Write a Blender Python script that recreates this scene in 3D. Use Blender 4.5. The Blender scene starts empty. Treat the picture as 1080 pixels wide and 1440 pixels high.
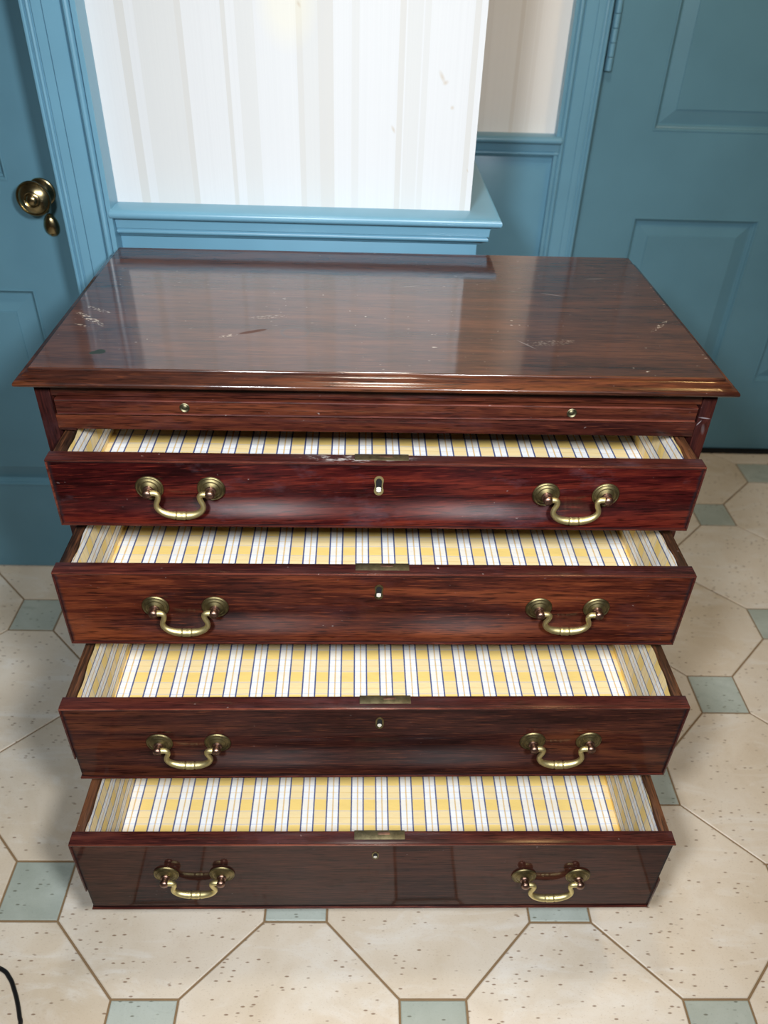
import bpy, bmesh, math, random
from mathutils import Matrix, Vector
random.seed(4)
S = bpy.context.scene
COL = S.collection
PI = math.pi

# ------------------------------------------------------------------ camera
cd = bpy.data.cameras.new('camera'); cam = bpy.data.objects.new('camera', cd); COL.objects.link(cam)
cd.sensor_fit = 'VERTICAL'; cd.sensor_height = 36; cd.sensor_width = 27
cd.lens = 1105.34 * 36 / 1440
cd.clip_start = 0.02
R = ((0.99953172, -0.01588443, 0.02615393), (-0.01153086, 0.59618279, 0.80276592), (0.028344, 0.80269158, -0.59572044))
cam.matrix_world = Matrix(((R[0][0], R[0][1], -R[0][2], -0.0566), (R[1][0], R[1][1], -R[1][2], -0.4615),
                           (R[2][0], R[2][1], -R[2][2], 1.2916), (0, 0, 0, 1)))
cd.dof.use_dof = True; cd.dof.focus_distance = 1.08; cd.dof.aperture_fstop = 4.5
S.camera = cam

# ------------------------------------------------------------------ light, world, exposure
S.view_settings.view_transform = 'Standard'; S.view_settings.look = 'None'
S.view_settings.gamma = 1; S.view_settings.use_curve_mapping = False
S.view_settings.exposure = 0.0
W = bpy.data.worlds.new('world'); S.world = W; W.use_nodes = True
W.node_tree.nodes['Background'].inputs[0].default_value = (0.75, 0.85, 1, 1)
W.node_tree.nodes['Background'].inputs[1].default_value = 0.1

def lamp(name, loc, watts, radius, color):
    l = bpy.data.lights.new(name, 'POINT'); l.shadow_soft_size = radius; l.energy = watts; l.color = color
    o = bpy.data.objects.new(name, l); COL.objects.link(o); o.location = loc
    return o
def photo_lamp(name, loc, target, watts, cone, color):
    l = bpy.data.lights.new(name, 'SPOT'); l.shadow_soft_size = 0.08; l.energy = watts; l.color = color
    l.spot_size = math.radians(cone); l.spot_blend = 1.0
    o = bpy.data.objects.new(name, l); COL.objects.link(o); o.location = loc
    o.rotation_euler = (Vector(target) - Vector(loc)).to_track_quat('-Z', 'Y').to_euler()
# two cross-aimed photo lamps either side of the phone
photo_lamp('photo_lamp_left', (-0.33, -0.60, 1.54), (0.36, 0.55, 0.60), 78, 114, (0.965, 1.0, 1.03))
photo_lamp('photo_lamp_right', (0.27, -0.60, 1.54), (-0.44, 0.55, 0.60), 78, 114, (0.965, 1.0, 1.03))
lamp('ceiling_lamp_centre', (0.0, 0.42, 2.36), 30, 0.12, (1, 0.93, 0.82))
lamp('ceiling_lamp_right', (1.05, 0.75, 2.36), 18, 0.10, (1, 0.66, 0.27))

# ------------------------------------------------------------------ mesh helpers
def mesh_obj(name, bm, mat=None, parent=None, smooth=False, label=None, kind=None, loc=None, angle=35):
    bmesh.ops.recalc_face_normals(bm, faces=bm.faces)
    me = bpy.data.meshes.new(name); bm.to_mesh(me); bm.free()
    o = bpy.data.objects.new(name, me); COL.objects.link(o)
    if mat: me.materials.append(mat)
    if smooth:
        me.polygons.foreach_set('use_smooth', [True] * len(me.polygons))
        me.set_sharp_from_angle(angle=math.radians(angle))
    if parent: o.parent = parent
    if loc: o.location = loc
    if label: o['label'] = label
    if kind: o['kind'] = kind
    return o

def box(bm, x0, x1, y0, y1, z0, z1, bev=0, seg=2):
    vs = [bm.verts.new(p) for p in ((x0, y0, z0), (x1, y0, z0), (x1, y1, z0), (x0, y1, z0), (x0, y0, z1), (x1, y0, z1), (x1, y1, z1), (x0, y1, z1))]
    fs = [bm.faces.new([vs[i] for i in f]) for f in ((0, 3, 2, 1), (4, 5, 6, 7), (0, 1, 5, 4), (1, 2, 6, 5), (2, 3, 7, 6), (3, 0, 4, 7))]
    if bev:
        es = list({e for f in fs for e in f.edges})
        bmesh.ops.bevel(bm, geom=es, offset=bev, segments=seg, affect='EDGES', profile=0.5)

def bx(name, dims, mat, parent=None, bev=0, **k):
    bm = bmesh.new(); box(bm, *dims, bev=bev)
    return mesh_obj(name, bm, mat, parent, smooth=bev > 0, **k)

def loft(bm, loops, closed=True, cap0=True, cap1=True):
    rows = [[bm.verts.new(p) for p in lp] for lp in loops]
    n = len(rows[0])
    for a, b in zip(rows, rows[1:]):
        for i in range(n if closed else n - 1):
            j = (i + 1) % n
            bm.faces.new((a[i], a[j], b[j], b[i]))
    if cap0: bm.faces.new(rows[0][::-1])
    if cap1: bm.faces.new(rows[-1])

def lathe(bm, prof, origin, axis='-y', n=32):
    """prof: list of (radius, distance along axis)"""
    ax = {'-y': Vector((0, -1, 0)), 'z': Vector((0, 0, 1)), 'x': Vector((1, 0, 0))}[axis]
    u = Vector((1, 0, 0)) if axis != 'x' else Vector((0, 1, 0)); w = ax.cross(u)
    O = Vector(origin)
    loft(bm, [[O + ax * d + (u * math.cos(2 * PI * i / n) + w * math.sin(2 * PI * i / n)) * max(r, 1e-5) for i in range(n)] for r, d in prof])

def tube(bm, pts, rad, n=10):
    pts = [Vector(p) for p in pts]
    rad = rad if isinstance(rad, (list, tuple)) else [rad] * len(pts)
    loops = []; prev = None
    for i, p in enumerate(pts):
        t = (pts[min(i + 1, len(pts) - 1)] - pts[max(i - 1, 0)]).normalized()
        if prev is None:
            a = t.orthogonal().normalized()
        else:
            a = (prev - t * prev.dot(t)).normalized()
        prev = a; b = t.cross(a)
        loops.append([p + (a * math.cos(2 * PI * k / n) + b * math.sin(2 * PI * k / n)) * rad[i] for k in range(n)])
    loft(bm, loops)

def smooth_path(pts, sub=6):
    pts = [Vector(p) for p in pts]; out = []
    for i in range(len(pts) - 1):
        p0 = pts[max(i - 1, 0)]; p1 = pts[i]; p2 = pts[i + 1]; p3 = pts[min(i + 2, len(pts) - 1)]
        for k in range(sub):
            t = k / sub
            out.append(0.5 * ((2 * p1) + (p2 - p0) * t + (2 * p0 - 5 * p1 + 4 * p2 - p3) * t * t + (3 * p1 - p0 - 3 * p2 + p3) * t ** 3))
    out.append(pts[-1]); return out

def extrude_profile(bm, prof, axis, a, b):
    """closed 2D profile swept straight. axis z: prof=(x,y); axis x: prof=(y,z); axis y: prof=(x,z)"""
    f = {'z': lambda p, t: (p[0], p[1], t), 'x': lambda p, t: (t, p[0], p[1]), 'y': lambda p, t: (p[0], t, p[1])}[axis]
    loft(bm, [[f(p, a) for p in prof], [f(p, b) for p in prof]])

# ------------------------------------------------------------------ material helpers
class G:
    def __init__(s, name):
        s.m = bpy.data.materials.new(name); s.m.use_nodes = True
        s.t = s.m.node_tree; s.b = s.t.nodes['Principled BSDF']; s.out = s.t.nodes['Material Output']
    def n(s, typ, ins=None, out=0, **props):
        nd = s.t.nodes.new(typ)
        for k, v in props.items(): setattr(nd, k, v)
        for k, v in (ins or {}).items(): s.set(nd.inputs[k], v)
        return nd.outputs[out]
    def set(s, sock, v):
        if isinstance(v, bpy.types.NodeSocket): s.t.links.new(v, sock)
        elif isinstance(v, tuple) and len(v) == 3 and sock.type == 'RGBA': sock.default_value = (*v, 1)
        else: sock.default_value = v
    def p(s, **k):
        for a, v in k.items(): s.set(s.b.inputs[a.replace('_', ' ')], v)
        return s
    def math(s, op, a, b=0.0, c=0.0):
        return s.n('ShaderNodeMath', {0: a, 1: b, 2: c}, operation=op)
    def mix(s, f, a, b, blend='MIX'):
        nd = s.t.nodes.new('ShaderNodeMix'); nd.data_type = 'RGBA'; nd.blend_type = blend
        s.set(nd.inputs[0], f); s.set(nd.inputs[6], a); s.set(nd.inputs[7], b)
        return nd.outputs[2]
    def ramp(s, f, stops, interp='LINEAR'):
        nd = s.t.nodes.new('ShaderNodeValToRGB'); cr = nd.color_ramp; cr.interpolation = interp
        while len(cr.elements) < len(stops): cr.elements.new(0.5)
        for e, (pos, c) in zip(cr.elements, stops):
            e.position = pos; e.color = (*(c if isinstance(c, tuple) else (c, c, c)), 1)
        s.set(nd.inputs[0], f); return nd.outputs[0]
    def obj(s): return s.n('ShaderNodeTexCoord', out=3)
    def uv(s): return s.n('ShaderNodeTexCoord', out=2)
    def map(s, v, scale=(1, 1, 1), loc=(0, 0, 0), rot=(0, 0, 0)):
        return s.n('ShaderNodeMapping', {'Vector': v, 'Scale': scale, 'Location': loc, 'Rotation': rot})
    def noise(s, v, scale=1.0, detail=4.0, rough=0.55, dist=0.0):
        return s.n('ShaderNodeTexNoise', {'Vector': v, 'Scale': scale, 'Detail': detail, 'Roughness': rough, 'Distortion': dist})
    def bump(s, h, strength=0.2, dist=0.001):
        return s.n('ShaderNodeBump', {'Height': h, 'Strength': strength, 'Distance': dist})
    def xyz(s, v):
        nd = s.t.nodes.new('ShaderNodeSeparateXYZ'); s.set(nd.inputs[0], v); return nd.outputs
    def step(s, v, a, b): return s.n('ShaderNodeMapRange', {0: v, 1: a, 2: b, 3: 0.0, 4: 1.0})
    def ellipse(s, P, cx, cy, rx, ry, rot=0.0, soft=0.3, axes=(0, 1)):
        """1 inside a rotated ellipse of an object-space plane, 0 outside"""
        X = s.math('SUBTRACT', P[axes[0]], cx); Y = s.math('SUBTRACT', P[axes[1]], cy)
        c, q = math.cos(rot), math.sin(rot)
        U = s.math('DIVIDE', s.math('ADD', s.math('MULTIPLY', X, c), s.math('MULTIPLY', Y, q)), rx)
        V = s.math('DIVIDE', s.math('SUBTRACT', s.math('MULTIPLY', Y, c), s.math('MULTIPLY', X, q)), ry)
        d = s.math('SQRT', s.math('ADD', s.math('MULTIPLY', U, U), s.math('MULTIPLY', V, V)))
        return s.step(d, 1.0, 1.0 - soft)

def paint(name, col, rough=0.30, spec=0.5):
    g = G(name); o = g.obj()
    v = g.noise(o, 6.0, 3.0)
    c = g.mix(g.step(v, 0.3, 0.7), tuple(x * 0.94 for x in col), tuple(x * 1.05 for x in col))
    fine = g.noise(g.map(o, (400, 400, 60)), 1.0, 2.0)
    g.p(Base_Color=c, Roughness=rough, Normal=g.bump(fine, 0.06, 0.0006))
    g.b.inputs['Specular IOR Level'].default_value = spec
    return g.m

TEAL = paint('teal_paint', (0.142, 0.318, 0.435))
TEAL_DOOR = paint('teal_door_paint', (0.115, 0.252, 0.330), 0.34, 0.25)

def wallpaper(name, warm, seed_shift=0.0, marks=False):
    g = G(name); o = g.obj(); P = g.xyz(o)
    white = (0.625, 0.642, 0.658); b1 = (0.565, 0.566, 0.552); b2 = (0.59, 0.602, 0.602)
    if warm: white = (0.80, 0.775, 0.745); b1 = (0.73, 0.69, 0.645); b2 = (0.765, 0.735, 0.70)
    bands = [(-0.441, -0.427, b1), (-0.412, -0.353, b2), (-0.353, -0.342, b1), (-0.284, -0.276, b1), (-0.262, -0.235, b2),
             (-0.172, -0.163, b1), (-0.161, -0.138, b2), (-0.138, -0.115, b1), (-0.087, -0.076, b2),
             (-0.015, -0.006, b1), (-0.002, 0.021, b2), (0.024, 0.033, b2), (0.098, 0.107, b1)]
    lo, per = -0.482, 0.600
    stops = [(0.0, white)]; e = 0.0024
    for a, b, c in bands:
        a = (a - lo) / per; b = (b - lo) / per
        stops += [(a, c), (b, white)]
    t = g.math('FRACT', g.math('DIVIDE', g.math('SUBTRACT', g.math('ADD', P[0], g.math('ADD', P[1], seed_shift)), lo), per))
    wob = g.noise(g.map(o, (1, 1, 300)), 1.0, 1.0)
    c = g.ramp(t, stops[:31], 'CONSTANT')
    thread = g.noise(g.map(o, (420, 420, 1.5)), 1.0, 2.0, 0.6)
    c = g.mix(g.math('MULTIPLY', g.step(thread, 0.3, 0.75), 0.22), c, tuple(x * 0.86 for x in white))
    if marks:
        st = g.ellipse(P, -0.183, 1.205, 0.05, 0.075, 0, 0.55, (0, 2))
        c = g.mix(g.math('MULTIPLY', st, 0.26), c, (0.80, 0.74, 0.50))
        for cx, cz, rx, rz in ((-0.165, 1.198, 0.003, 0.006), (0.056, 1.108, 0.004, 0.012), (0.062, 1.10, 0.006, 0.004),
                               (-0.018, 1.031, 0.003, 0.008), (0.075, 1.065, 0.004, 0.004), (0.108, 0.971, 0.0015, 0.004)):
            mk = g.ellipse(P, cx, cz, rx, rz, 0.5, 0.9, (0, 2))
            c = g.mix(g.math('MULTIPLY', mk, 0.6), c, (0.48, 0.40, 0.30))
    g.p(Base_Color=c, Roughness=0.6, Normal=g.bump(thread, 0.12, 0.0006))
    return g.m

PAPER = wallpaper('striped_wallpaper', False, -0.93, True)
PAPER_W = wallpaper('striped_wallpaper_brightened', True, -1.6 + 0.31)  # same paper, lightened and warmed in colour to offset the niche's weaker light

def plain(name, col, rough=0.6, metal=0.0):
    g = G(name); v = g.noise(g.obj(), 30.0, 3.0)
    g.p(Base_Color=g.mix(v, tuple(x * 0.9 for x in col), tuple(min(1, x * 1.1) for x in col)), Roughness=rough, Metallic=metal)
    return g.m
CEIL = plain('muted_ceiling_paint', (0.16, 0.14, 0.10))
ROOM = plain('muted_room_paint', (0.07, 0.055, 0.035), 0.7)
DARK = plain('dark_gap', (0.004, 0.004, 0.004), 1.0)
GROUT = plain('brown_grout', (0.235, 0.150, 0.075), 0.85)
CABLE = plain('black_rubber', (0.008, 0.008, 0.009), 0.35)
BARE = plain('pale_bare_plaster', (0.62, 0.58, 0.50), 0.8)

def tile_mat(name, green):
    g = G(name); o = g.obj()
    rnd = g.n('ShaderNodeObjectInfo', out=5)
    off = g.n('ShaderNodeCombineXYZ', {0: g.math('MULTIPLY', rnd, 37.0), 1: g.math('MULTIPLY', rnd, 91.0), 2: 0.0})
    v = g.n('ShaderNodeVectorMath', {0: o, 1: off}, operation='ADD')
    big = g.noise(v, 5.0, 5.0, 0.6, 0.8); vein = g.noise(g.map(v, (1, 3.2, 1), rot=(0, 0, 0.6)), 6.0, 6.0, 0.65, 1.5)
    if green:
        c = g.ramp(big, [(0.28, (0.27, 0.325, 0.28)), (0.5, (0.365, 0.425, 0.38)), (0.72, (0.48, 0.545, 0.50))])
        c = g.mix(g.math('MULTIPLY', g.step(vein, 0.56, 0.7), 0.55), c, (0.22, 0.28, 0.245))
    else:
        c = g.ramp(big, [(0.25, (0.61, 0.495, 0.355)), (0.5, (0.705, 0.605, 0.48)), (0.75, (0.77, 0.70, 0.60))])
        c = g.mix(g.math('MULTIPLY', g.step(vein, 0.5, 0.70), 0.7), c, (0.80, 0.755, 0.69))
        c = g.mix(g.math('MULTIPLY', g.step(g.noise(v, 14.0, 5.0, 0.7), 0.55, 0.8), 0.30), c, (0.52, 0.38, 0.26))
    c = g.mix(0.16, c, g.mix(rnd, (0.50, 0.41, 0.30), (0.82, 0.77, 0.70)))
    # little pits in the stone
    vo = g.t.nodes.new('ShaderNodeTexVoronoi'); vo.feature = 'F1'
    g.set(vo.inputs['Vector'], g.map(v, (60, 165, 90), rot=(0, 0, 0.1))); vo.inputs['Scale'].default_value = 1.0
    dens = g.noise(v, 7.0, 2.0)
    rr = g.xyz(vo.outputs['Color'])[0]
    pit = g.math('MULTIPLY', g.step(vo.outputs['Distance'], 0.25, 0.13), g.step(g.math('ADD', 0.06, g.math('ADD', rr, g.math('MULTIPLY', dens, g.math('ADD', 0.62, g.math('MULTIPLY', rnd, 0.4))))), 1.02, 1.14))
    fine = g.noise(g.map(v, (260, 420, 260)), 1.0, 3.0, 0.7)
    c = g.mix(g.math('MULTIPLY', g.step(fine, 0.58, 0.76), 0.5), c, (0.36, 0.25, 0.15) if not green else (0.20, 0.23, 0.19))
    c = g.mix(g.math('MULTIPLY', pit, 0.8), c, (0.20, 0.105, 0.050) if not green else (0.13, 0.13, 0.09))
    h = g.math('SUBTRACT', g.math('MULTIPLY', fine, 0.2), pit)
    g.p(Base_Color=c, Roughness=g.math('ADD', 0.36, g.math('MULTIPLY', big, 0.15)), Normal=g.bump(h, 0.25, 0.0015))
    return g.m
CREAM = tile_mat('cream_stone', False)
GREEN = tile_mat('green_stone', True)

def mahogany(name, dark, mid, light, shift=(0, 0, 0), axis='x', coat=1.0, ior=1.5, span=0.115, tilt=0.0, sheen=0.0, coat_rough=0.07, haze=0.0, rough=0.42, aniso=False, marks=None, grain=1.0, wear=0.5):
    g = G(name); o = g.obj(); P = g.xyz(o)
    sc = {'x': (5, 95, 95), 'y': (95, 5, 95), 'z': (95, 95, 5)}[axis]
    wide = {'x': (1.3, 9, 9), 'y': (9, 1.3, 9), 'z': (9, 9, 1.3)}[axis]
    pore = {'x': (28, 420, 420), 'y': (420, 28, 420), 'z': (420, 420, 28)}[axis]
    v = g.map(o, (1, 1, 1), loc=shift, rot=(0, tilt, 0))
    warp = g.noise(g.map(v, wide), 1.0, 2.0)
    vv = g.n('ShaderNodeVectorMath', {0: v, 1: g.n('ShaderNodeVectorMath', {0: g.n('ShaderNodeTexNoise', {'Vector': g.map(v, wide), 'Scale': 0.8, 'Detail': 2.0}, out=1), 'Scale': 0.06}, operation='SCALE')}, operation='ADD')
    a = g.noise(g.map(vv, sc), 1.0, 7.0, 0.62, 0.3); b = g.noise(g.map(vv, wide), 1.3, 4.0, 0.55, 0.6); q = g.noise(g.map(v, pore), 1.0, 2.0, 0.6)
    f = g.math('ADD', g.math('MULTIPLY', a, 0.45), g.math('MULTIPLY', b, 0.55))
    c = g.ramp(f, [(0.5 - span, dark), (0.5, mid), (0.5 + span, light)])
    c = g.mix(g.math('MULTIPLY', g.step(q, 0.54, 0.66), 0.7 * grain), c, tuple(x * 0.35 for x in dark))
    c = g.mix(g.math('MULTIPLY', g.step(q, 0.42, 0.30), 0.35 * grain), c, tuple(min(1, x * 1.6) for x in light))
    if aniso:   # dark grime settled along the beads
        ge = g.xyz(g.n('ShaderNodeTexCoord', out=0)); ex = g.math('MULTIPLY', g.math('SUBTRACT', 0.5, g.math('ABSOLUTE', g.math('SUBTRACT', ge[0], 0.5))), 0.85)
        ez = g.math('MULTIPLY', g.math('SUBTRACT', 0.5, g.math('ABSOLUTE', g.math('SUBTRACT', ge[2], 0.5))), 0.14)
        ed = g.math('ADD', g.math('MINIMUM', ex, ez), g.math('MULTIPLY', g.math('SUBTRACT', a, 0.5), 0.006))
        c = g.mix(g.math('MULTIPLY', g.step(ed, 0.0045, 0.0005), 0.8), c, (0.012, 0.010, 0.012))
    # pale nicks and waxy bloom
    nick = g.noise(g.map(v, (120, 170, 170), loc=(3, 1, 7)), 1.0, 2.0, 0.5)
    patch = g.noise(g.map(v, (6, 9, 9)), 1.0, 3.0)
    nk = g.math('MULTIPLY', g.step(nick, 0.735, 0.78), g.step(patch, 0.45, 0.62))
    c = g.mix(g.math('MULTIPLY', nk, wear), c, (0.40, 0.33, 0.31))
    if haze:
        hz = g.math('MULTIPLY', g.step(g.noise(g.map(v, (7, 14, 14), loc=(9, 4, 2)), 1.0, 6.0, 0.7), 0.53, 0.75), haze)
        c = g.mix(hz, c, (0.15, 0.10, 0.125))
    cr = coat_rough; cw = coat
    if marks: c, cr, cw = marks(g, P, c, v)
    # slow unevenness of old hand polish plus pores
    slow = g.noise(g.map(v, (5, 9, 9)), 1.0, 2.0)
    hgt = g.math('ADD', g.math('MULTIPLY', slow, 0.9), g.math('MULTIPLY', q, 0.05))
    nb = g.bump(hgt, 0.25, 0.002)
    g.p(Base_Color=c, Roughness=rough, Coat_Weight=cw, Coat_Roughness=cr, Coat_IOR=ior, Specular_IOR_Level=0.15, Normal=g.bump(q, 0.15, 0.0004), Coat_Normal=nb)
    if aniso:
        tn = g.n('ShaderNodeTangent', direction_type='UV_MAP')
        gz = g.xyz(g.n('ShaderNodeTexCoord', out=0))[2]
        highlight_band = g.math('MULTIPLY', g.step(gz, 0.10, 0.22), g.step(gz, 0.46, 0.30))   # stronger specular band, put in to imitate lamp highlights low on the hollow veneer
        highlight_band = g.math('MULTIPLY', highlight_band, g.math('ADD', 0.5, g.math('MULTIPLY', slow, 1.0)))
        g.p(Roughness=0.40, Anisotropic=1.0, Anisotropic_Rotation=0.25, Tangent=tn, Specular_IOR_Level=g.math('ADD', 0.03, g.math('MULTIPLY', highlight_band, sheen)))
    return g.m

def top_marks(g, P, c, v):
    speck = g.noise(g.map(v, (260, 420, 10)), 1.0, 2.0, 0.5)
    dots = g.step(speck, 0.53, 0.60)
    sp2 = g.math('MULTIPLY', g.step(g.noise(g.map(v, (110, 190, 10), loc=(5, 5, 5)), 1.0, 1.0, 0.5), 0.76, 0.80), g.step(g.noise(g.map(v, (5, 8, 1)), 1.0, 2.0), 0.44, 0.60))
    c = g.mix(g.math('MULTIPLY', sp2, 0.8), c, (0.52, 0.44, 0.36))
    pale = (0.50, 0.40, 0.31)
    for cx, cy, rx, ry, rot, kf in ((-0.407, 0.152, 0.040, 0.006, -0.75, .85), (-0.404, 0.185, 0.028, 0.0045, -0.55, .7), (-0.412, 0.129, 0.014, 0.003, -0.45, .6),
                                (0.406, 0.161, 0.030, 0.004, 0.86, .8), (-0.207, 0.1035, 0.015, 0.004, 0.45, .7), (0.238, 0.098, 0.040, 0.010, 0.2, .22), (-0.16, 0.17, 0.03, 0.006, 0.2, .35)):
        c = g.mix(g.math('MULTIPLY', g.math('MULTIPLY', g.ellipse(P, cx, cy, rx, ry, rot, 0.25), dots), kf), c, pale)
    goug = g.ellipse(P, -0.176, 0.118, 0.022, 0.0045, 0.43, 0.2)
    c = g.mix(goug, c, (0.075, 0.028, 0.016))
    spot = g.math('MAXIMUM', g.ellipse(P, -0.366, 0.047, 0.008, 0.0075, 0, 0.15), g.ellipse(P, -0.372, 0.044, 0.0075, 0.005, 0.4, 0.15))
    c = g.mix(spot, c, (0.018, 0.026, 0.02))
    ring = g.math('MULTIPLY', g.ellipse(P, -0.118, 0.118, 0.022, 0.02, 0, 0.18), g.math('SUBTRACT', 1.0, g.ellipse(P, -0.118, 0.118, 0.019, 0.017, 0, 0.2)))
    c = g.mix(g.math('MULTIPLY', ring, 0.55), c, (0.03, 0.03, 0.035))
    for cx, cy, rx, ry, rot in ((0.272, 0.276, 0.022, 0.0018, -0.35), (0.05, 0.30, 0.018, 0.0015, 0.25), (0.355, 0.35, 0.02, 0.0015, 0.1), (0.2, 0.09, 0.02, 0.0015, -0.9)):
        c = g.mix(g.math('MULTIPLY', g.ellipse(P, cx, cy, rx, ry, rot, 0.5), 0.5), c, (0.30, 0.25, 0.23))
    rub = g.noise(g.map(v, (9, 20, 9)), 1.0, 5.0, 0.7)
    cr = g.math('ADD', 0.055, g.math('MULTIPLY', rub, 0.05))
    cr = g.math('ADD', cr, g.math('MULTIPLY', goug, 0.5))
    cr = g.math('ADD', cr, g.math('MULTIPLY', spot, 0.4))
    cw = g.math('SUBTRACT', 1.0, g.math('MULTIPLY', g.math('MAXIMUM', goug, spot), 0.8))
    return c, cr, cw

WOOD_TOP = mahogany('mahogany_top', (0.024, 0.008, 0.005), (0.066, 0.022, 0.011), (0.135, 0.045, 0.018), marks=top_marks, wear=0.9, ior=1.8, span=0.17, grain=0.7)
WOOD_EDGE = mahogany('mahogany_moulding', (0.014, 0.004, 0.003), (0.036, 0.0095, 0.005), (0.105, 0.030, 0.010), shift=(2, 0, 1), coat_rough=0.12, wear=0.9)
WOOD_CASE = mahogany('mahogany_carcass', (0.020, 0.005, 0.0045), (0.050, 0.0115, 0.0075), (0.110, 0.029, 0.0125), shift=(5, 2, 3), coat=0.4, coat_rough=0.14, haze=0.12)
def post_marks(g, P, c, v):
    for cx, cz, rx, rz, rot in ((0.4375, 0.7735, 0.0095, 0.0011, -0.12), (0.4320, 0.7660, 0.0055, 0.0010, 1.0), (0.4400, 0.7560, 0.0030, 0.0100, 0.2)):
        k = 0.55 if rz < 0.005 else 0.12
        c = g.mix(g.math('MULTIPLY', g.ellipse(P, cx, cz, rx, rz, rot, 0.6, (0, 2)), k), c, (0.36, 0.32, 0.33))
    return c, 0.18, 0.3
WOOD_POST = mahogany('mahogany_upright', (0.016, 0.004, 0.004), (0.030, 0.007, 0.006), (0.055, 0.013, 0.008), shift=(5, 2, 3), axis='z', coat=0.3, coat_rough=0.18, haze=0.1, marks=post_marks)
FRONT = [mahogany('mahogany_front_one', (0.011, 0.0015, 0.0018), (0.040, 0.0046, 0.0044), (0.125, 0.018, 0.0095), shift=(0.4, 1, 2.3), coat=0.12, coat_rough=0.12, haze=0.30, aniso=True, tilt=0.055, sheen=0.48),
         mahogany('mahogany_front_two', (0.018, 0.0034, 0.0026), (0.062, 0.0125, 0.0065), (0.165, 0.040, 0.0145), shift=(3.1, 1, 0.7), coat=0.12, coat_rough=0.10, haze=0.08, aniso=True, sheen=0.28),
         mahogany('mahogany_front_three', (0.018, 0.0045, 0.0035), (0.046, 0.0125, 0.0085), (0.105, 0.030, 0.013), shift=(6.2, 1, 1.7), coat=0.16, coat_rough=0.08, haze=0.03, aniso=True, sheen=0.28, wear=0.25),
         mahogany('mahogany_front_four', (0.020, 0.0065, 0.0050), (0.040, 0.0120, 0.0085), (0.075, 0.022, 0.012), shift=(8.4, 1, 2.9), coat=0.42, coat_rough=0.06, haze=0.0, aniso=True, wear=0.2)]
WOOD_RIM = mahogany('mahogany_front_rim', (0.022, 0.005, 0.005), (0.046, 0.010, 0.008), (0.085, 0.021, 0.013), shift=(1, 4, 1), coat=0.5, coat_rough=0.2, haze=0.18, wear=0.7)
def rim_marks(g, P, c, v):
    e = g.ellipse(P, -0.03, 0.012, 0.085, 0.011, 0, 0.5)
    n_ = g.noise(g.map(v, (60, 160, 60)), 1.0, 4.0, 0.7)
    return g.mix(g.math('MULTIPLY', e, g.math('MULTIPLY', g.step(n_, 0.50, 0.60), 0.75)), c, (0.42, 0.40, 0.39)), 0.25, 0.4
WOOD_RIM1 = mahogany('mahogany_front_rim_scraped', (0.022, 0.005, 0.005), (0.046, 0.010, 0.008), (0.085, 0.021, 0.013), shift=(1, 4, 1), coat=0.5, coat_rough=0.2, haze=0.3, wear=0.8, marks=rim_marks)
WOOD_BEAD = mahogany('mahogany_bead', (0.040, 0.008, 0.006), (0.085, 0.018, 0.011), (0.18, 0.050, 0.028), shift=(7, 4, 1), coat_rough=0.18, wear=1.0)
WOOD_SIDE = mahogany('dark_oak_side', (0.008, 0.004, 0.003), (0.030, 0.012, 0.006), (0.12, 0.045, 0.018), shift=(3, 3, 3), axis='y', coat=0.2, coat_rough=0.4, rough=0.6)
WOOD_BASE = mahogany('mahogany_base', (0.020, 0.006, 0.005), (0.036, 0.010, 0.007), (0.055, 0.015, 0.009), shift=(1, 9, 3), coat_rough=0.2)

def brass(name, col, rough, tarnish):
    g = G(name); o = g.obj()
    n1 = g.noise(o, 90.0, 4.0, 0.6); n2 = g.noise(o, 500.0, 2.0)
    c = g.mix(g.math('MULTIPLY', g.step(n1, 0.42, 0.66), tarnish), col, tuple(x * 0.28 for x in col))
    g.p(Base_Color=c, Metallic=1.0, Roughness=g.math('ADD', rough, g.math('MULTIPLY', n1, 0.15)), Normal=g.bump(n2, 0.12, 0.0004))
    return g.m
BRASS = brass('worn_brass', (0.74, 0.64, 0.32), 0.40, 0.25)
BRASS_OLD = brass('dull_brass_plate', (0.25, 0.205, 0.10), 0.38, 0.7)
COPPER = brass('coppery_post', (0.28, 0.17, 0.13), 0.30, 0.45)
BRASS_KNOB = brass('polished_brass', (0.40, 0.32, 0.17), 0.17, 0.45)
LOCK = brass('grimy_lock_brass', (0.21, 0.19, 0.115), 0.42, 0.6)

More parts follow.
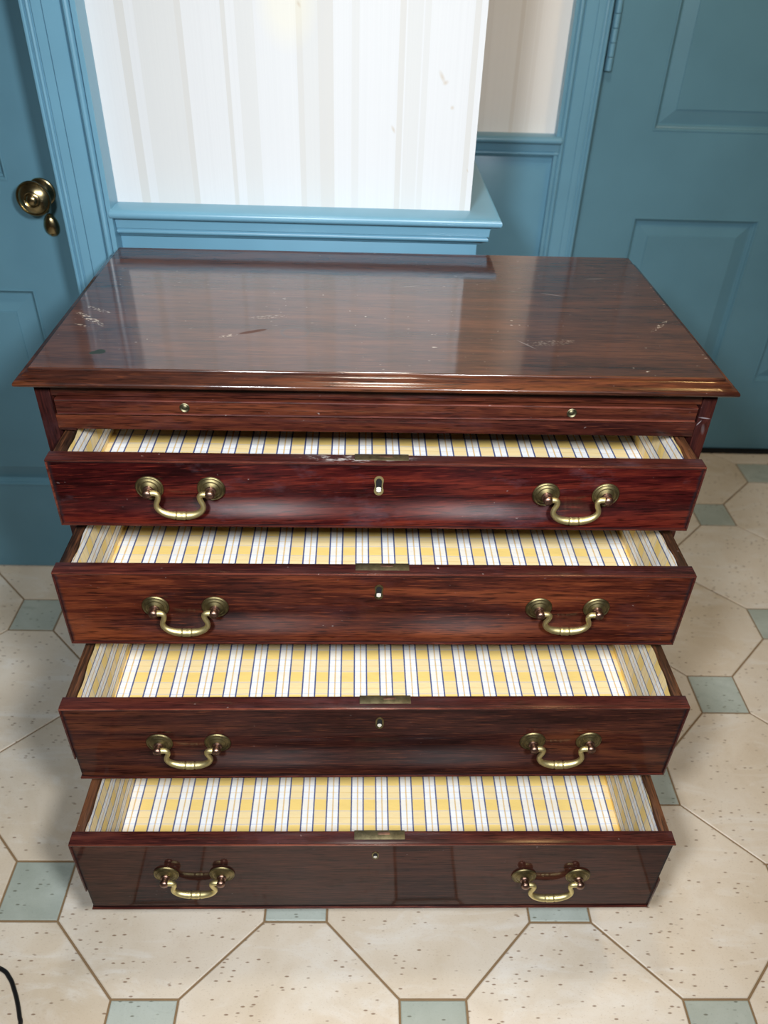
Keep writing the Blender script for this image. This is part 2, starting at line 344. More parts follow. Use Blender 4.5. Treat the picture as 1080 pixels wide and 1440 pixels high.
def lining_mat():
    g = G('plaid_lining_paper'); P = g.xyz(g.uv()); per = 0.0415
    yel = (0.95, 0.62, 0.05); white = (0.94, 0.945, 0.95)
    u = g.math('FRACT', g.math('DIVIDE', P[0], per)); v = g.math('FRACT', g.math('DIVIDE', P[1], per * 1.15))
    def band(t, a, b): return g.math('MULTIPLY', g.math('GREATER_THAN', t, a), g.math('LESS_THAN', t, b))
    uy = band(u, 0.0, 0.47); vy = band(v, 0.0, 0.42)
    c = g.mix(g.math('MULTIPLY', uy, 0.62), white, yel)
    c = g.mix(g.math('MULTIPLY', vy, g.math('ADD', 0.17, g.math('MULTIPLY', uy, 0.33))), c, yel)
    for a in (0.715,): c = g.mix(g.math('MULTIPLY', band(u, a, a + 0.05), 0.75), c, (0.72, 0.42, 0.06))
    for a in (0.69,): c = g.mix(g.math('MULTIPLY', band(v, a, a + 0.035), 0.30), c, (0.72, 0.42, 0.06))
    for a in (0.45, 0.955): c = g.mix(g.math('MULTIPLY', band(v, a, a + 0.035), 0.32), c, (0.20, 0.33, 0.70))
    for a in (0.465, 0.945): c = g.mix(g.math('MULTIPLY', band(u, a, a + 0.055), 0.95), c, (0.035, 0.06, 0.21))
    weave = g.noise(g.map(g.uv(), (900, 250, 1)), 1.0, 2.0); weave2 = g.noise(g.map(g.uv(), (250, 1100, 1)), 1.0, 2.0)
    c = g.mix(g.math('MULTIPLY', g.step(g.math('MAXIMUM', weave, weave2), 0.5, 0.75), 0.06), c, (0.60, 0.52, 0.30))
    stain = g.noise(g.uv(), 7.0, 4.0)
    c = g.mix(g.math('MULTIPLY', g.step(stain, 0.6, 0.8), 0.25), c, (0.60, 0.42, 0.16))
    wr = g.noise(g.map(g.uv(), (25, 60, 1)), 1.0, 3.0)
    g.p(Base_Color=c, Roughness=0.55, Normal=g.bump(wr, 0.25, 0.004))
    return g.m
LINING = lining_mat()

# ------------------------------------------------------------------ setting: floor with octagon and square tiles
PX, H_ = 0.431, 0.0503
floor = bx('floor', (-1.95, 2.35, -2.4, 2.0, -0.06, -0.0022), GROUT, kind='structure')
def tile_mesh(name, pts, mat):
    bm = bmesh.new(); n = len(pts); cx = sum(p[0] for p in pts) / n; cy = sum(p[1] for p in pts) / n
    def ins(d):
        out = []
        for i in range(n):
            p0 = Vector(pts[i - 1]); p1 = Vector(pts[i]); p2 = Vector(pts[(i + 1) % n])
            e1 = (p1 - p0).normalized(); e2 = (p2 - p1).normalized()
            n1 = Vector((-e1.y, e1.x)); n2 = Vector((-e2.y, e2.x)); b = (n1 + n2).normalized()
            out.append(p1 + b * (d / max(0.2, b.dot(n1))))
        return out
    loft(bm, [[(p.x, p.y, z) for p in ins(d)] for d, z in ((0.0016, -0.006), (0.0018, -0.0010), (0.0032, 0.0))])
    bmesh.ops.recalc_face_normals(bm, faces=bm.faces)
    me = bpy.data.meshes.new(name); bm.to_mesh(me); bm.free(); me.materials.append(mat); return me
P2 = PX / 2
oct_pts = [(-P2 + H_, -H_), (-H_, -P2 + H_), (H_, -P2 + H_), (P2 - H_, -H_), (P2 - H_, H_), (H_, P2 - H_), (-H_, P2 - H_), (-P2 + H_, H_)]
OCT = tile_mesh('octagon_tile', oct_pts, CREAM)
SQ = tile_mesh('square_tile', [(-H_, -H_), (H_, -H_), (H_, H_), (-H_, H_)], GREEN)
X0 = 0.0596
for r in range(-9, 9):
    for i in range(-6, 7):
        x = X0 + (i + (r % 2) * 0.5) * PX; y = r * P2
        for me, dx in ((SQ, 0.0), (OCT, P2)):
            if -1.75 < x + dx < 2.1 and -2.1 < y < 1.95:
                # tiles wholly under the wall blocks are left out
                if y > 1.85 and x + dx < 0.4: continue
                o = bpy.data.objects.new('green_tile' if me is SQ else 'cream_tile', me); COL.objects.link(o)
                o.parent = floor; o.location = (x + dx, y, random.uniform(-0.0004, 0.0003))

# ------------------------------------------------------------------ setting: walls
def struct(name, dims, mat, bev=0): return bx(name, dims, mat, kind='structure', bev=bev)
struct('wall_back', (-0.577, 0.118, 0.93, 1.99, -0.05, 2.42), PAPER)
struct('wall_niche', (0.118, 0.462, 1.60, 1.99, -0.05, 2.42), PAPER_W)
struct('wall_above_left_door', (-1.47, -0.577, 0.93, 1.99, 2.05, 2.42), PAPER)
struct('wall_above_right_door', (0.462, 1.60, 1.60, 1.99, 2.05, 2.42), PAPER_W)
struct('wall_back_left', (-1.78, -1.47, 0.93, 1.99, -0.05, 2.42), PAPER)
struct('wall_back_right', (1.60, 2.2, 1.60, 1.99, -0.05, 2.42), PAPER_W)
struct('wall_left', (-1.9, -1.78, -2.4, 1.99, -0.05, 2.42), ROOM)
struct('wall_right', (2.2, 2.32, -2.4, 1.99, -0.05, 2.42), ROOM)
struct('wall_front', (-1.9, 2.32, -2.4, -2.28, -0.05, 2.42), ROOM)
struct('ceiling', (-1.9, 2.32, -2.4, 1.99, 2.42, 2.5), CEIL)

# wainscot boards under the chair rail
struct('trim_1', (-0.482, 0.1335, 0.9145, 0.932, 0.0, 0.858), TEAL, 0.0008)
struct('trim_2', (0.1165, 0.1335, 0.931, 1.601, 0.0, 0.858), TEAL, 0.0008)
struct('trim_3', (0.132, 0.392, 1.5845, 1.601, 0.0, 0.858), TEAL, 0.0008)
# chair rail: profile as (projection from wallpaper face, height)
def arc(cx, cz, r, a0, a1, n=6): return [(cx + r * math.cos(math.radians(a0 + (a1 - a0) * i / n)), cz + r * math.sin(math.radians(a0 + (a1 - a0) * i / n))) for i in range(n + 1)]
RAIL = [(-0.002, 0.9065), (0.043, 0.9065)] + arc(0.0430, 0.8985, 0.0075, 80, -80) + [(0.036, 0.8905), (0.0345, 0.8875)] \
    + [(0.0335, 0.884), (0.0325, 0.8725), (0.029, 0.8715)] + arc(0.0285, 0.8667, 0.0040, 70, -80, 5) + [(0.0265, 0.8615), (0.0240, 0.8605), (0.0215, 0.857), (-0.002, 0.857)]
bm = bmesh.new()
# front run and its mitred return along the niche side, one swept moulding
stations = []
for fx in (0, 1, 2):
    lp = []
    for d, z in RAIL:
        if fx == 0: lp.append((-0.4815 - max(0, d - 0.040) * 0.4, 0.93 - d, z))
        elif fx == 1: lp.append((0.118 + d, 0.93 - d, z))
        else: lp.append((0.118 + d, 1.6005, z))
    stations.append(lp)
loft(bm, stations)
mesh_obj('trim_4', bm, TEAL, smooth=True, kind='structure')
bm = bmesh.new(); extrude_profile(bm, [(1.60 - d, z) for d, z in RAIL], 'x', 0.119, 0.399)
mesh_obj('trim_5', bm, TEAL, smooth=True, kind='structure')
struct('baseboard_back', (-0.482, 0.1435, 0.905, 0.9145, 0.0, 0.12), TEAL, 0.002)
struct('baseboard_niche', (0.1335, 0.392, 1.574, 1.5845, 0.0, 0.12), TEAL, 0.002)

# door casings (moulded, swept up the jambs and across the head)
CAS = [(0.0, -0.012), (0.0, 0.034), (0.0015, 0.0375), (0.004, 0.0380), (0.006, 0.0365), (0.0066, 0.0335), (0.0078, 0.0335), (0.0088, 0.0362), (0.0115, 0.0375), (0.0140, 0.0362),
       (0.0150, 0.0335), (0.0170, 0.0335), (0.0178, 0.0365), (0.0185, 0.0370), (0.0325, 0.0370), (0.0328, 0.0345), (0.0338, 0.0345), (0.0341, 0.0370), (0.0600, 0.0370),
       (0.0608, 0.0335), (0.0622, 0.0335), (0.0630, 0.0385), (0.0645, 0.0420), (0.0670, 0.0445), (0.0695, 0.0450), (0.0720, 0.0440), (0.0740, 0.0415), (0.0750, 0.0390), (0.0760, 0.0390),
       (0.0768, 0.0445), (0.0778, 0.0455), (0.0842, 0.0455), (0.0850, 0.0447), (0.0850, -0.002)]
def casing(name, xin, sgn, y, z1, dscale=1.0):
    bm = bmesh.new(); extrude_profile(bm, [(xin + sgn * w, y - d * (dscale if d > 0 else 1)) for w, d in CAS], 'z', 0.0, z1)
    return mesh_obj(name, bm, TEAL, smooth=True, kind='structure', angle=25)
def head(name, xa, xb, y, z0, dscale=1.0):
    bm = bmesh.new(); extrude_profile(bm, [(y - d * (dscale if d > 0 else 1), z0 + w) for w, d in CAS], 'x', xa, xb)
    return mesh_obj(name, bm, TEAL, smooth=True, kind='structure', angle=25)
casing('trim_6', -0.5670, 1, 0.93, 2.044)
casing('trim_7', -1.4700, -1, 0.93, 2.044)
head('trim_8', -1.555, -0.482, 0.93, 2.045)
casing('trim_9', 0.4740, -1, 1.60, 2.044, 0.68)
casing('trim_10', 1.5900, 1, 1.60, 2.044, 0.68)
head('trim_11', 0.389, 1.675, 1.60, 2.045, 0.68)
# jamb lining of the left door opening
struct('trim_12', (-0.5775, -0.5690, 0.925, 1.10, 0.0, 2.05), TEAL)
struct('trim_13', (0.4620, 0.4800, 1.598, 1.70, 0.0, 2.05), TEAL)
struct('trim_14', (-1.4750, -1.4630, 0.925, 1.10, 0.0, 2.05), TEAL)

# ------------------------------------------------------------------ doors
def door(name, x0, x1, y, z0, z1, xs, zs, label):
    """xs, zs: panel openings; stiles, rails and raised panels are separate pieces"""
    th = 0.04
    d = bx(name, (x0, x1, y + 0.022, y + th, z0, z1), TEAL_DOOR, kind='structure')
    d['label'] = label
    edges = [x0] + [v for p in xs for v in p] + [x1]
    for a, b in zip(edges[::2], edges[1::2]): bx('stile', (a, b, y, y + 0.0225, z0, z1), TEAL_DOOR, d)
    for (a, b) in xs:
        zz = [z0] + [v for p in zs for v in p] + [z1]
        for c, e in zip(zz[::2], zz[1::2]): bx('rail', (a, b, y, y + 0.0225, c, e), TEAL_DOOR, d)
        for (c, e) in zs:
            bm = bmesh.new()
            loops = []
            for i, dp in ((0, 0.0), (0.0006, -0.0012), (0.0035, -0.0016), (0.006, 0.0012), (0.0068, 0.0052), (0.010, 0.0075), (0.0125, 0.012), (0.015, 0.0125), (0.048, 0.0045), (0.0485, 0.0028), (0.051, 0.0026)):
                loops.append([(a + i, y + dp, c + i), (b - i, y + dp, c + i), (b - i, y + dp, e - i), (a + i, y + dp, e - i)])
            loft(bm, loops, cap0=False)
            mesh_obj('raised_panel', bm, TEAL_DOOR, d)
    return d
d1 = door('door_1', -1.462, -0.580, 1.03, 0.004, 2.04, [(-1.338, -1.06), (-0.983, -0.702)], [(0.245, 0.710), (0.910, 1.92)], 'teal panelled door at the left with a brass knob')
d2 = door('door_2', 0.487, 1.585, 1.63, 0.012, 2.04, [(0.635, 0.968), (1.090, 1.423)], [(0.242, 0.708), (0.913, 1.92)], 'teal panelled door at the right with painted hinge')
bx('gap_shade_strip', (0.47, 1.60, 1.615, 1.71, -0.004, 0.006), DARK, d2)  # near-black strip standing in for the shade in the gap under the door

# brass knob, rose and thumb turn of the left door
bm = bmesh.new()
lathe(bm, [(0, 0), (0.0235, 0), (0.0245, 0.002), (0.0235, 0.004), (0.0210, 0.0048), (0.0195, 0.0065), (0.0140, 0.010), (0.0105, 0.013), (0.0085, 0.020), (0.0085, 0.030), (0, 0.030)], (-0.6455, 1.03, 0.893), n=40)
rose = mesh_obj('door_rose', bm, BRASS_KNOB, d1, smooth=True, label='round brass rose behind the door knob')
bm = bmesh.new()
lathe(bm, [(0, 0.028), (0.009, 0.028), (0.012, 0.031), (0.020, 0.036), (0.0275, 0.041), (0.0300, 0.0450), (0.0300, 0.0475), (0.0285, 0.0490), (0.0270, 0.0490), (0.0262, 0.0478),
           (0.0240, 0.0500), (0.0180, 0.0535), (0.0145, 0.0550), (0.0138, 0.0572), (0.0128, 0.0578), (0.0118, 0.0572), (0.0112, 0.0555), (0.0100, 0.0560), (0.0085, 0.0585), (0.0050, 0.0605), (0, 0.0612)], (-0.6455, 1.03, 0.893), n=48)
mesh_obj('door_knob', bm, BRASS_KNOB, d1, smooth=True, label='brass door knob with concentric rings')
bm = bmesh.new()
loft(bm, [[(-0.6415 + (0.0142 * k) * math.cos(2 * PI * i / 28) * (1 - 0.18 * math.sin(2 * PI * i / 28)), 1.03 - d, 0.8345 + 0.021 * k * math.sin(2 * PI * i / 28)) for i in range(28)]
          for k, d in ((0.98, 0.0), (1.0, 0.002), (0.93, 0.0042), (0.7, 0.0075), (0.35, 0.0095), (0.05, 0.010))])
tt = mesh_obj('key_cover', bm, BRASS_KNOB, d1, smooth=True, label='drop shaped brass key cover below the knob')
bm = bmesh.new(); lathe(bm, [(0, 0), (0.0045, 0), (0.0045, 0.006), (0.003, 0.009), (0, 0.0095)], (-0.6440, 1.03, 0.861), n=16)
mesh_obj('cover_pivot', bm, BRASS_KNOB, tt, smooth=True)
bm = bmesh.new(); lathe(bm, [(0, 0), (0.0028, 0), (0.0022, 0.0016), (0, 0.002)], (-0.6410, 1.0235, 0.8180), n=12)
mesh_obj('screw', bm, BRASS_KNOB, tt, smooth=True)
# painted butt hinge on the right door
hx, hy, hz = 0.4960, 1.6170, 1.040
hinge = bx('hinge', (0.4880, 0.4975, 1.616, 1.634, hz, hz + 0.142), TEAL, d2, label='painted hinge on the left edge of the right door')
for k in range(5):
    bm = bmesh.new(); z = hz + k * 0.0285
    lathe(bm, [(0, 0.0004), (0.0062, 0.0004), (0.0072, 0.0018), (0.0072, 0.0267), (0.0062, 0.0281), (0, 0.0281)], (hx, hy - 0.004, z), 'z', 18)
    mesh_obj('knuckle', bm, TEAL, hinge, smooth=True)

# ------------------------------------------------------------------ chest of drawers
chest = bpy.data.objects.new('chest_of_drawers', None); COL.objects.link(chest)
chest.location = (-0.0365, 0.4142, 0); chest.rotation_euler = (0, 0, 0.0113); chest.scale = (0.967, 0.967, 0.967)
chest['label'] = 'antique mahogany chest with four pulled-out drawers lined in yellow plaid, standing on the tiled floor'
chest['category'] = 'chest of drawers'

HW = 0.4406; DP = 0.4567
bm = bmesh.new()
loops = []
for o_, z in ((0.0120, 0.8203), (0.0165, 0.8205), (0.0185, 0.8220), (0.0189, 0.8243), (0.0180, 0.8266), (0.0152, 0.8284), (0.0120, 0.8297), (0.0094, 0.8314), (0.0074, 0.8336),
              (0.0055, 0.8354), (0.0036, 0.8362), (0.0023, 0.8363), (0.0020, 0.8388), (0.0012, 0.8397)):
    loops.append([(-HW - o_, -o_, z), (HW + o_, -o_, z), (HW + o_, DP, z), (-HW - o_, DP, z)])
loft(bm, loops, cap0=True, cap1=False)
bmesh.ops.subdivide_edges(bm, edges=[e for e in bm.edges if abs((e.verts[0].co - e.verts[1].co).x) > 0.5], cuts=40)
for v_ in bm.verts:   # a slightly worn, wavering arris
    if v_.co.y < 0.01 and abs(v_.co.x) < 0.44 and v_.co.z > 0.8345: v_.co.z -= 0.0006 * (0.5 + 0.5 * math.sin(v_.co.x * 37) * math.sin(v_.co.x * 91 + 1))
mould = mesh_obj('top_moulding', bm, WOOD_EDGE, chest, smooth=True, angle=50)
bm = bmesh.new()
loft(bm, [[(-HW - a, -a, z), (HW + a, -a, z), (HW + a, DP, z), (-HW - a, DP, z)] for a, z in ((0.0011, 0.8300), (0.0011, 0.8396), (0.0004, 0.8400))])
mesh_obj('top_board', bm, WOOD_TOP, chest, label='polished scratched mahogany top')

SW = 0.4478; OW = 0.4285; FY = 0.0118
bx('left_upright', (-SW, -OW, FY, FY + 0.03, 0.086, 0.8203), WOOD_POST, chest, 0.0008)
bx('right_upright', (OW, SW, FY, FY + 0.03, 0.086, 0.8203), WOOD_POST, chest, 0.0008)
for nm, a, b in (('left_side', -SW, -OW - 0.003), ('right_side', OW + 0.003, SW)):
    bx(nm, (a, b, FY + 0.03, DP - 0.012, 0.086, 0.8203), WOOD_POST, chest, 0.0)
bx('back_panel', (-SW, SW, DP - 0.012, DP - 0.002, 0.086, 0.8203), WOOD_SIDE, chest)
bx('upper_rail', (-OW, OW, FY + 0.0016, FY + 0.05, 0.7930, 0.8203), WOOD_CASE, chest, 0.0006)
bx('under_slide_rail', (-OW, OW, FY + 0.0006, FY + 0.05, 0.7440, 0.7658), WOOD_CASE, chest, 0.0006)
bx('dust_board', (-OW, OW, FY + 0.05, DP - 0.012, 0.752, 0.760), WOOD_SIDE, chest)
# brushing slide with beaded edges and two small pulls
sl = bx('brushing_slide', (-0.4245, 0.4245, FY - 0.0026, FY + 0.35, 0.7692, 0.7900), WOOD_CASE, chest, 0.0006, label='brushing slide with two small sunk pulls')
for z in (0.7893, 0.7698):
    bm = bmesh.new(); tube(bm, [(-0.4235, FY - 0.0028, z), (0.4235, FY - 0.0028, z)], 0.0017, 8)
    mesh_obj('bead', bm, WOOD_BEAD, sl, smooth=True)
for x in (-0.2571, 0.2549):
    bm = bmesh.new(); lathe(bm, [(0.0028, 0.0002), (0.0062, 0.0002), (0.0066, 0.0012), (0.0058, 0.0018), (0.0050, 0.0012), (0.0040, 0.0006), (0.0030, 0.0012), (0.0022, 0.0022), (0, 0.0026)], (x, FY - 0.0024, 0.7803), n=20)
    mesh_obj('small_pull', bm, LOCK, sl, smooth=True)
# little dark scrap of cloth caught at the left end of the under-slide rail
bm = bmesh.new()
loft(bm, [[(-0.428, FY - 0.001, 0.7435), (-0.418, FY - 0.002, 0.7440), (-0.404, FY - 0.001, 0.7425), (-0.428, FY + 0.006, 0.7425)], [(-0.427, FY - 0.001, 0.7455), (-0.418, FY - 0.002, 0.7475), (-0.406, FY - 0.001, 0.7462), (-0.427, FY + 0.006, 0.7450)]])
mesh_obj('cloth_scrap', bm, WOOD_BASE, chest)

DR = [  # pull-out, top z, bottom z, x shift, yaw, cup of the front
    (0.0597, 0.7411, 0.6369, -0.0008, 0.0016, 0.0032), (0.1240, 0.6095, 0.4789, -0.0007, -0.0012, 0.0016),
    (0.2148, 0.4504, 0.2980, 0.0020, -0.0041, 0.0016), (0.3006, 0.2635, 0.0872, 0.0005, 0.0045, 0.0)]
for i in range(3):
    zt, zb = DR[i][2] - 0.0015, DR[i + 1][1] + 0.0015
    bx('drawer_rail', (-OW, OW, FY + 0.0012, FY + 0.06, zb, zt), WOOD_CASE, chest, 0.0006)
    bx('dust_board', (-OW, OW, FY + 0.06, DP - 0.012, zt - 0.010, zt - 0.002), WOOD_SIDE, chest)
bx('base_rail', (-OW, OW, FY + 0.0012, FY + 0.06, 0.066, 0.0857), WOOD_BASE, chest)
# plinth moulding and bracket feet
bm = bmesh.new()
loft(bm, [[(-SW - o_, FY - o_, z), (SW + o_, FY - o_, z), (SW + o_, DP - 0.004, z), (-SW - o_, DP - 0.004, z)] for o_, z in ((0.008, 0.0665), (0.010, 0.072), (0.008, 0.080), (0.003, 0.0845), (0.0, 0.0855))])
mesh_obj('base_moulding', bm, WOOD_BASE, chest, smooth=True)
br = [(0, -0.0441), (0.052, -0.0441), (0.058, -0.028), (0.053, -0.008), (0.062, 0.014), (0.082, 0.028), (0.104, 0.034), (0.122, 0.050), (0.128, 0.0665), (0, 0.0665)]
for sx in (-1, 1):
    for sy in (0, 1):
        bm = bmesh.new(); y0 = FY - 0.006 if sy == 0 else DP - 0.022
        extrude_profile(bm, [(sx * (SW + 0.006 - a), z) for a, z in br], 'y', y0, y0 + 0.018)
        yy = FY - 0.006 if sy == 0 else DP - 0.004; q = 1 if sy == 0 else -1
        extrude_profile(bm, [(yy + q * (a + 0.0181 if a == 0 else a + 0.018), z) for a, z in br], 'x', sx * (SW + 0.006), sx * (SW - 0.012))
        mesh_obj('bracket_foot', bm, WOOD_BASE, chest)

# shared hardware meshes (built once, copied)
def keep(bm, name, mat):
    bmesh.ops.recalc_face_normals(bm, faces=bm.faces)
    me = bpy.data.meshes.new(name); bm.to_mesh(me); bm.free(); me.materials.append(mat)
    me.polygons.foreach_set('use_smooth', [True] * len(me.polygons)); me.set_sharp_from_angle(angle=math.radians(40)); return me
bm = bmesh.new()
lathe(bm, [(0, 0), (0.0178, 0), (0.0184, 0.0012), (0.0177, 0.0026), (0.0170, 0.0030), (0.0160, 0.0024), (0.0148, 0.0026), (0.0135, 0.0040), (0.0122, 0.0044), (0.0110, 0.0038), (0.0100, 0.0042), (0.0075, 0.0062), (0.0060, 0.0066), (0, 0.0066)], (0, 0, 0), n=36)
ROSE = keep(bm, 'rosette', BRASS_OLD)
bm = bmesh.new()
lathe(bm, [(0.0066, 0.0062), (0.0072, 0.0075), (0.0066, 0.0090), (0.0050, 0.0096), (0.0048, 0.0112), (0.0058, 0.0124), (0.0064, 0.0142), (0.0066, 0.0160), (0.0060, 0.0182), (0.0040, 0.0198), (0, 0.0204)], (0, 0, 0), n=20)
POST = keep(bm, 'handle_post', COPPER)
half = [(0.0395, -0.0002), (0.0345, 0.0008), (0.0290, 0.0002), (0.0266, -0.0036), (0.0276, -0.0092), (0.0300, -0.0155), (0.0298, -0.0214), (0.0255, -0.0274), (0.0180, -0.0316), (0.0095, -0.0334), (0.0040, -0.0338)]
rad = [0.0040, 0.0039, 0.0037, 0.0035, 0.0034, 0.0034, 0.0037, 0.0042, 0.0048, 0.0054, 0.0057]
pts = [(-a, 0, b) for a, b in half] + [(0, 0, -0.0339)] + [(a, 0, b) for a, b in half[::-1]]
rr = rad + [0.0056] + rad[::-1]
sp = smooth_path(pts, 5); rs = [q.x for q in smooth_path([(r_, 0, 0) for r_ in rr], 5)]
rs = [r_ * (0.86 if abs(abs(p.x) - 0.0068) < 0.0009 else 1.0) for r_, p in zip(rs, sp)]
bm = bmesh.new(); tube(bm, sp, rs, 14)
BAIL = keep(bm, 'bail_handle', BRASS)

def ring_shape(w, h, waist, n=40):
    out = []
    for i in range(n):
        a = 2 * PI * i / n; c, s_ = math.cos(a), math.sin(a)
        k = 1 - waist * math.exp(-(s_ / 0.42) ** 2)
        sx = math.copysign(abs(c) ** 0.9, c); sz = math.copysign(abs(s_) ** 0.85, s_)
        out.append((sx * w / 2 * k, sz * h / 2))
    return out

def front_y(z, zb, zt, cup):
    """slightly warped old veneer: hollow over the lower third"""
    t = (z - zb) / (zt - zb)
    return cup * (math.exp(-((t - 0.38) / 0.16) ** 2) - 0.9 * math.exp(-((t - 0.10) / 0.14) ** 2))

FW = 0.4253
for i, (pull, zt, zb, xs, yw, cup) in enumerate(DR):
    Y = 0.0; ft = 0.021; L = 0.40; h = zt - zb
    # drawer box; its origin sits at the bottom centre of the front face
    bm = bmesh.new(); st = 0.0125
    box(bm, -0.4115, 0.4115, ft - 0.001, L - 0.011, 0.006, 0.0115)
    dr = mesh_obj('drawer', bm, WOOD_SIDE, chest, loc=(xs, -pull, zb)); dr.rotation_euler = (0, 0, -yw)
    dr['label'] = ['shallow top drawer, barely pulled out', 'second drawer from the top', 'third drawer from the top', 'deep bottom drawer, pulled out furthest'][i]
    bx('drawer_back', (-0.411, 0.411, L - 0.012, L, 0.012, h - 0.010), WOOD_SIDE, dr)
    for a_ in (-0.4235, 0.4235 - st): bx('drawer_side', (a_, a_ + st, ft - 0.002, L, 0.006, h - 0.004), WOOD_SIDE, dr, 0.001)
    # show-wood front with a finely subdivided, warped face
    bm = bmesh.new(); nx, nz = 60, 24
    xa, za, zc = FW - 0.0026, 0.0024, h - 0.0026
    uvl = bm.loops.layers.uv.new('uv'); grid = []
    for b_ in range(nz + 1):
        z = za + (zc - za) * b_ / nz; row = []
        for a_ in range(nx + 1):
            x = -xa + 2 * xa * a_ / nx
            ev = min(1.0, (xa - abs(x)) / 0.10)
            row.append(bm.verts.new((x, 0.0016 + front_y(z, 0, h, cup) * ev, z)))
        grid.append(row)
    for b_ in range(nz):
        for a_ in range(nx):
            f = bm.faces.new((grid[b_][a_], grid[b_][a_ + 1], grid[b_ + 1][a_ + 1], grid[b_ + 1][a_]))
            for lp in f.loops: lp[uvl].uv = (lp.vert.co.x, lp.vert.co.z)
    for f in bm.faces: f.normal_update()
    me = bpy.data.meshes.new('drawer_front'); bm.to_mesh(me); bm.free(); me.materials.append(FRONT[i])
    me.polygons.foreach_set('use_smooth', [True] * len(me.polygons))
    fo = bpy.data.objects.new('drawer_front', me); COL.objects.link(fo); fo.parent = dr
    bx('front_board', (-FW + 0.0015, FW - 0.0015, 0.0050, ft, 0.0012, h - 0.0012), WOOD_RIM, dr, 0.0006)
    # cock beading: top, bottom, sides (left beads of the two lower drawers are broken short)
    bt = 0.0026
    def bead(x0, x1, z0, z1, y1=ft - 0.002, mat=WOOD_BEAD):
        bx('cock_bead', (x0, x1, -0.0012, y1, z0, z1), mat, dr, 0.0009)
    bx('front_rim', (-FW, FW, 0.0012, ft - 0.0005, h - bt, h), WOOD_RIM1 if i == 0 else WOOD_RIM, dr, 0.0006)
    bx('cock_bead', (-FW, FW, -0.0012, 0.0012, h - bt, h), WOOD_BEAD, dr, 0.0009)
    bead(-FW, FW, 0.0, bt)
    lz = 0.30 * h if i >= 2 else bt
    bead(-FW, -FW + bt, lz, h - bt, 0.008, WOOD_BEAD if i == 0 else WOOD_RIM)
    if i == 3: bead(FW - bt, FW, bt, 0.46 * h, 0.008, WOOD_BASE)
    else: bead(FW - bt, FW, bt, h - bt, 0.008, WOOD_RIM)
    # plaid paper lining folded up the sides, back and front
    bm = bmesh.new(); uvl = bm.loops.layers.uv.new('uv')
    xi = 0.4105; yf = ft + 0.0008; yb = L - 0.013; zf = 0.0122; top = h - 0.006
    rnd = random.Random(10 + i)
    ph = [rnd.uniform(0, 6) for _ in range(6)]
    NY = 44; NX = 50
    def wave(y, k): return 0.0022 * math.sin(y * 46 + ph[k]) + 0.0015 * math.sin(y * 121 + ph[k + 1]) - 0.002 - (0.003 if k == 0 and i == 0 else 0)
    def sec(y):
        """cross-section from left rim over the bottom to the right rim: (x, z, u)"""
        out = []
        tl = top + wave(y, 0); tr = top + wave(y, 2); hl = tl - zf; hr = tr - zf
        for k in range(9):
            t = k / 8; bulge = 0.003 * math.sin(PI * t) + 0.0015 * (1 + math.sin(y * 60 + ph[4])) * t * (1 - t)
            out.append((-xi + bulge + 0.0008, tl - hl * t, -xi - hl * (1 - t)))
        for k in range(NX + 1):
            x = -xi + 0.006 + (2 * xi - 0.012) * k / NX
            edge = max(0.0, 1 - (xi - abs(x)) / 0.02)
            out.append((x, zf + 0.0012 * edge + 0.0007 * math.sin(x * 23 + y * 17 + ph[5]) + 0.0008, x))
        for k in range(9):
            t = k / 8; bulge = 0.003 * math.sin(PI * t)
            out.append((xi - bulge - 0.0008, zf + hr * t, xi + hr * t))
        return out
    rows = []; ys = [yf + (yb - yf) * k / NY for k in range(NY + 1)]
    for y in ys: rows.append([(bm.verts.new((x, y, z)), (u + 0.003 * i + 0.006, y + 0.011 * i)) for x, z, u in sec(y)])
    hb = top - zf - 0.006    # up the back
    for k in (1, 2, 3, 4):
        src = sec(yb)
        rows.append([(bm.verts.new((x, yb - 0.001, max(z, zf + hb * k / 4))), (u + 0.003 * i + 0.006, yb + 0.011 * i + hb * k / 4)) for x, z, u in src])
    for ra, rb in zip(rows, rows[1:]):
        for k in range(len(ra) - 1):
            q4 = (ra[k], ra[k + 1], rb[k + 1], rb[k])
            f = bm.faces.new([q[0] for q in q4])
            for lp, q in zip(f.loops, q4): lp[uvl].uv = q[1]
    lin = mesh_obj('plaid_lining', bm, LINING, dr, smooth=True, label='yellow, white and blue plaid lining paper')
    # swan-neck bail handles
    hzs = (0.6950, 0.5472, 0.3755, 0.1805)[i] - zb
    for sx in (-1, 1):
        cx = sx * 0.2605 - xs
        zz = hzs + (0.0018 * -sx if i == 0 else (-0.004 * sx if i == 3 else 0))
        zz += 0.0016
        for s2 in (-1, 1):
            ry = front_y(zz, 0, h, cup) + 0.0014
            for nm, me in (('rosette', ROSE), ('handle_post', POST)):
                o = bpy.data.objects.new(nm, me); COL.objects.link(o); o.parent = dr; o.location = (cx + s2 * 0.0400, ry, zz)
                o.rotation_euler = (0, rnd.uniform(-3, 3), 0)
        o = bpy.data.objects.new('bail_handle', BAIL); COL.objects.link(o); o.parent = dr
        o.location = (cx, ry - 0.0148, zz - 0.0002); o.rotation_euler = (rnd.uniform(-0.05, 0.10), rnd.uniform(-0.02, 0.02), 0)
    # key hole: brass thread, dark hole, pale worn bottom
    kx = (-0.0010, 0.0010, 0.0015, 0.0)[i]; kz = (0.7055, 0.5765, 0.4180, 0.2330)[i] - zb
    kw, kh, wst = ((0.0158, 0.0310, 0.34), (0.0146, 0.0265, 0.32), (0.0120, 0.0240, 0.05), (0.0105, 0.0185, 0.05))[i]
    ry = front_y(kz, 0, h, cup) + 0.0016
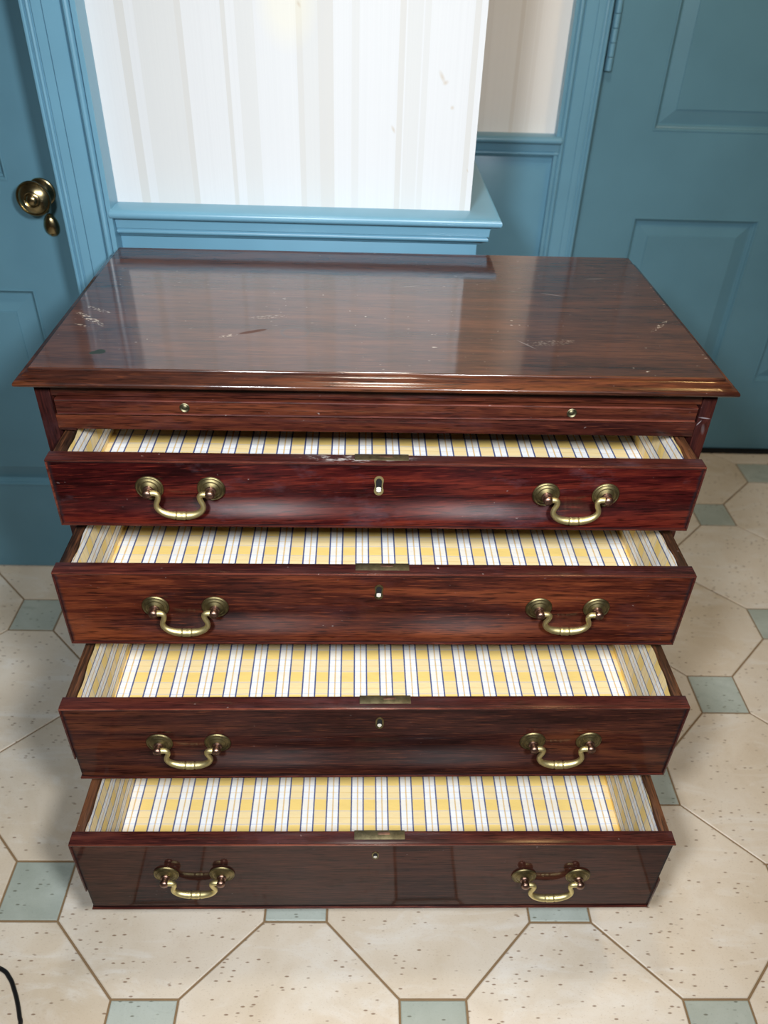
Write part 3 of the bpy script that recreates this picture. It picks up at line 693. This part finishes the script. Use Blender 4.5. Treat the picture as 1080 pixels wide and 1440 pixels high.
    out = ring_shape(kw, kh, wst); inn = ring_shape(kw * 0.60, kh * 0.74, wst * 0.7)
    bm = bmesh.new()
    loft(bm, [[(x, ry + 0.0005, z) for x, z in out], [(x * .98, ry - 0.0008, z * .98) for x, z in out], [(x * 1.05, ry - 0.0009, z * 1.04) for x, z in inn], [(x, ry - 0.0001, z) for x, z in inn]], cap0=False, cap1=False)
    esc = mesh_obj('keyhole_escutcheon', bm, BRASS if i == 0 else BRASS_OLD, dr, smooth=True, loc=(kx, 0, kz))
    bm = bmesh.new(); loft(bm, [[(x, ry - 0.0002, z) for x, z in inn], [(x * 0.9, ry - 0.00025, z * 0.9) for x, z in inn]])
    mesh_obj('keyhole', bm, DARK, esc)
    bm = bmesh.new(); lo = [(x * 0.85, -kh * 0.20 + z * 0.36) for x, z in inn]
    loft(bm, [[(x, ry - 0.0004, z) for x, z in lo], [(x * 0.8, ry - 0.0007, z * 0.98) for x, z in lo]])
    mesh_obj('worn_keyhole_rim', bm, BARE, esc)
    # lock plate let into the top edge
    lx0, lx1 = ((-0.0330, 0.0372), (-0.0307, 0.0408), (-0.0262, 0.0435), (-0.0303, 0.0412))[i]
    lk = bx('lock_plate', (lx0, lx1, 0.0075, ft + 0.0006, h - 0.012, h + 0.0006), LOCK, dr, 0.0004)
    mx = (lx0 + lx1) / 2 + 0.006
    bx('lock_bolt', (mx - 0.0085, mx + 0.0085, 0.0145, 0.0190, h, h + 0.0011), COPPER, lk, 0.0003)

for ch in chest.children: ch.location.z += 0.0441

# ------------------------------------------------------------------ cable on the floor
bm = bmesh.new()
tube(bm, smooth_path([(-0.93, 0.06, 0.0031), (-0.78, 0.105, 0.0031), (-0.66, 0.108, 0.0031), (-0.599, 0.092, 0.0031), (-0.579, 0.078, 0.0031), (-0.568, 0.064, 0.0031), (-0.557, 0.047, 0.0031), (-0.546, 0.026, 0.0031), (-0.540, 0.010, 0.0031), (-0.53, -0.06, 0.0031), (-0.55, -0.2, 0.0031), (-0.62, -0.42, 0.0031), (-0.75, -0.6, 0.0031)], 8), 0.0031, 10)
c = mesh_obj('power_cable', bm, CABLE, smooth=True, label='thin black cable curving over the cream floor tile at bottom left')
c['category'] = 'cable'
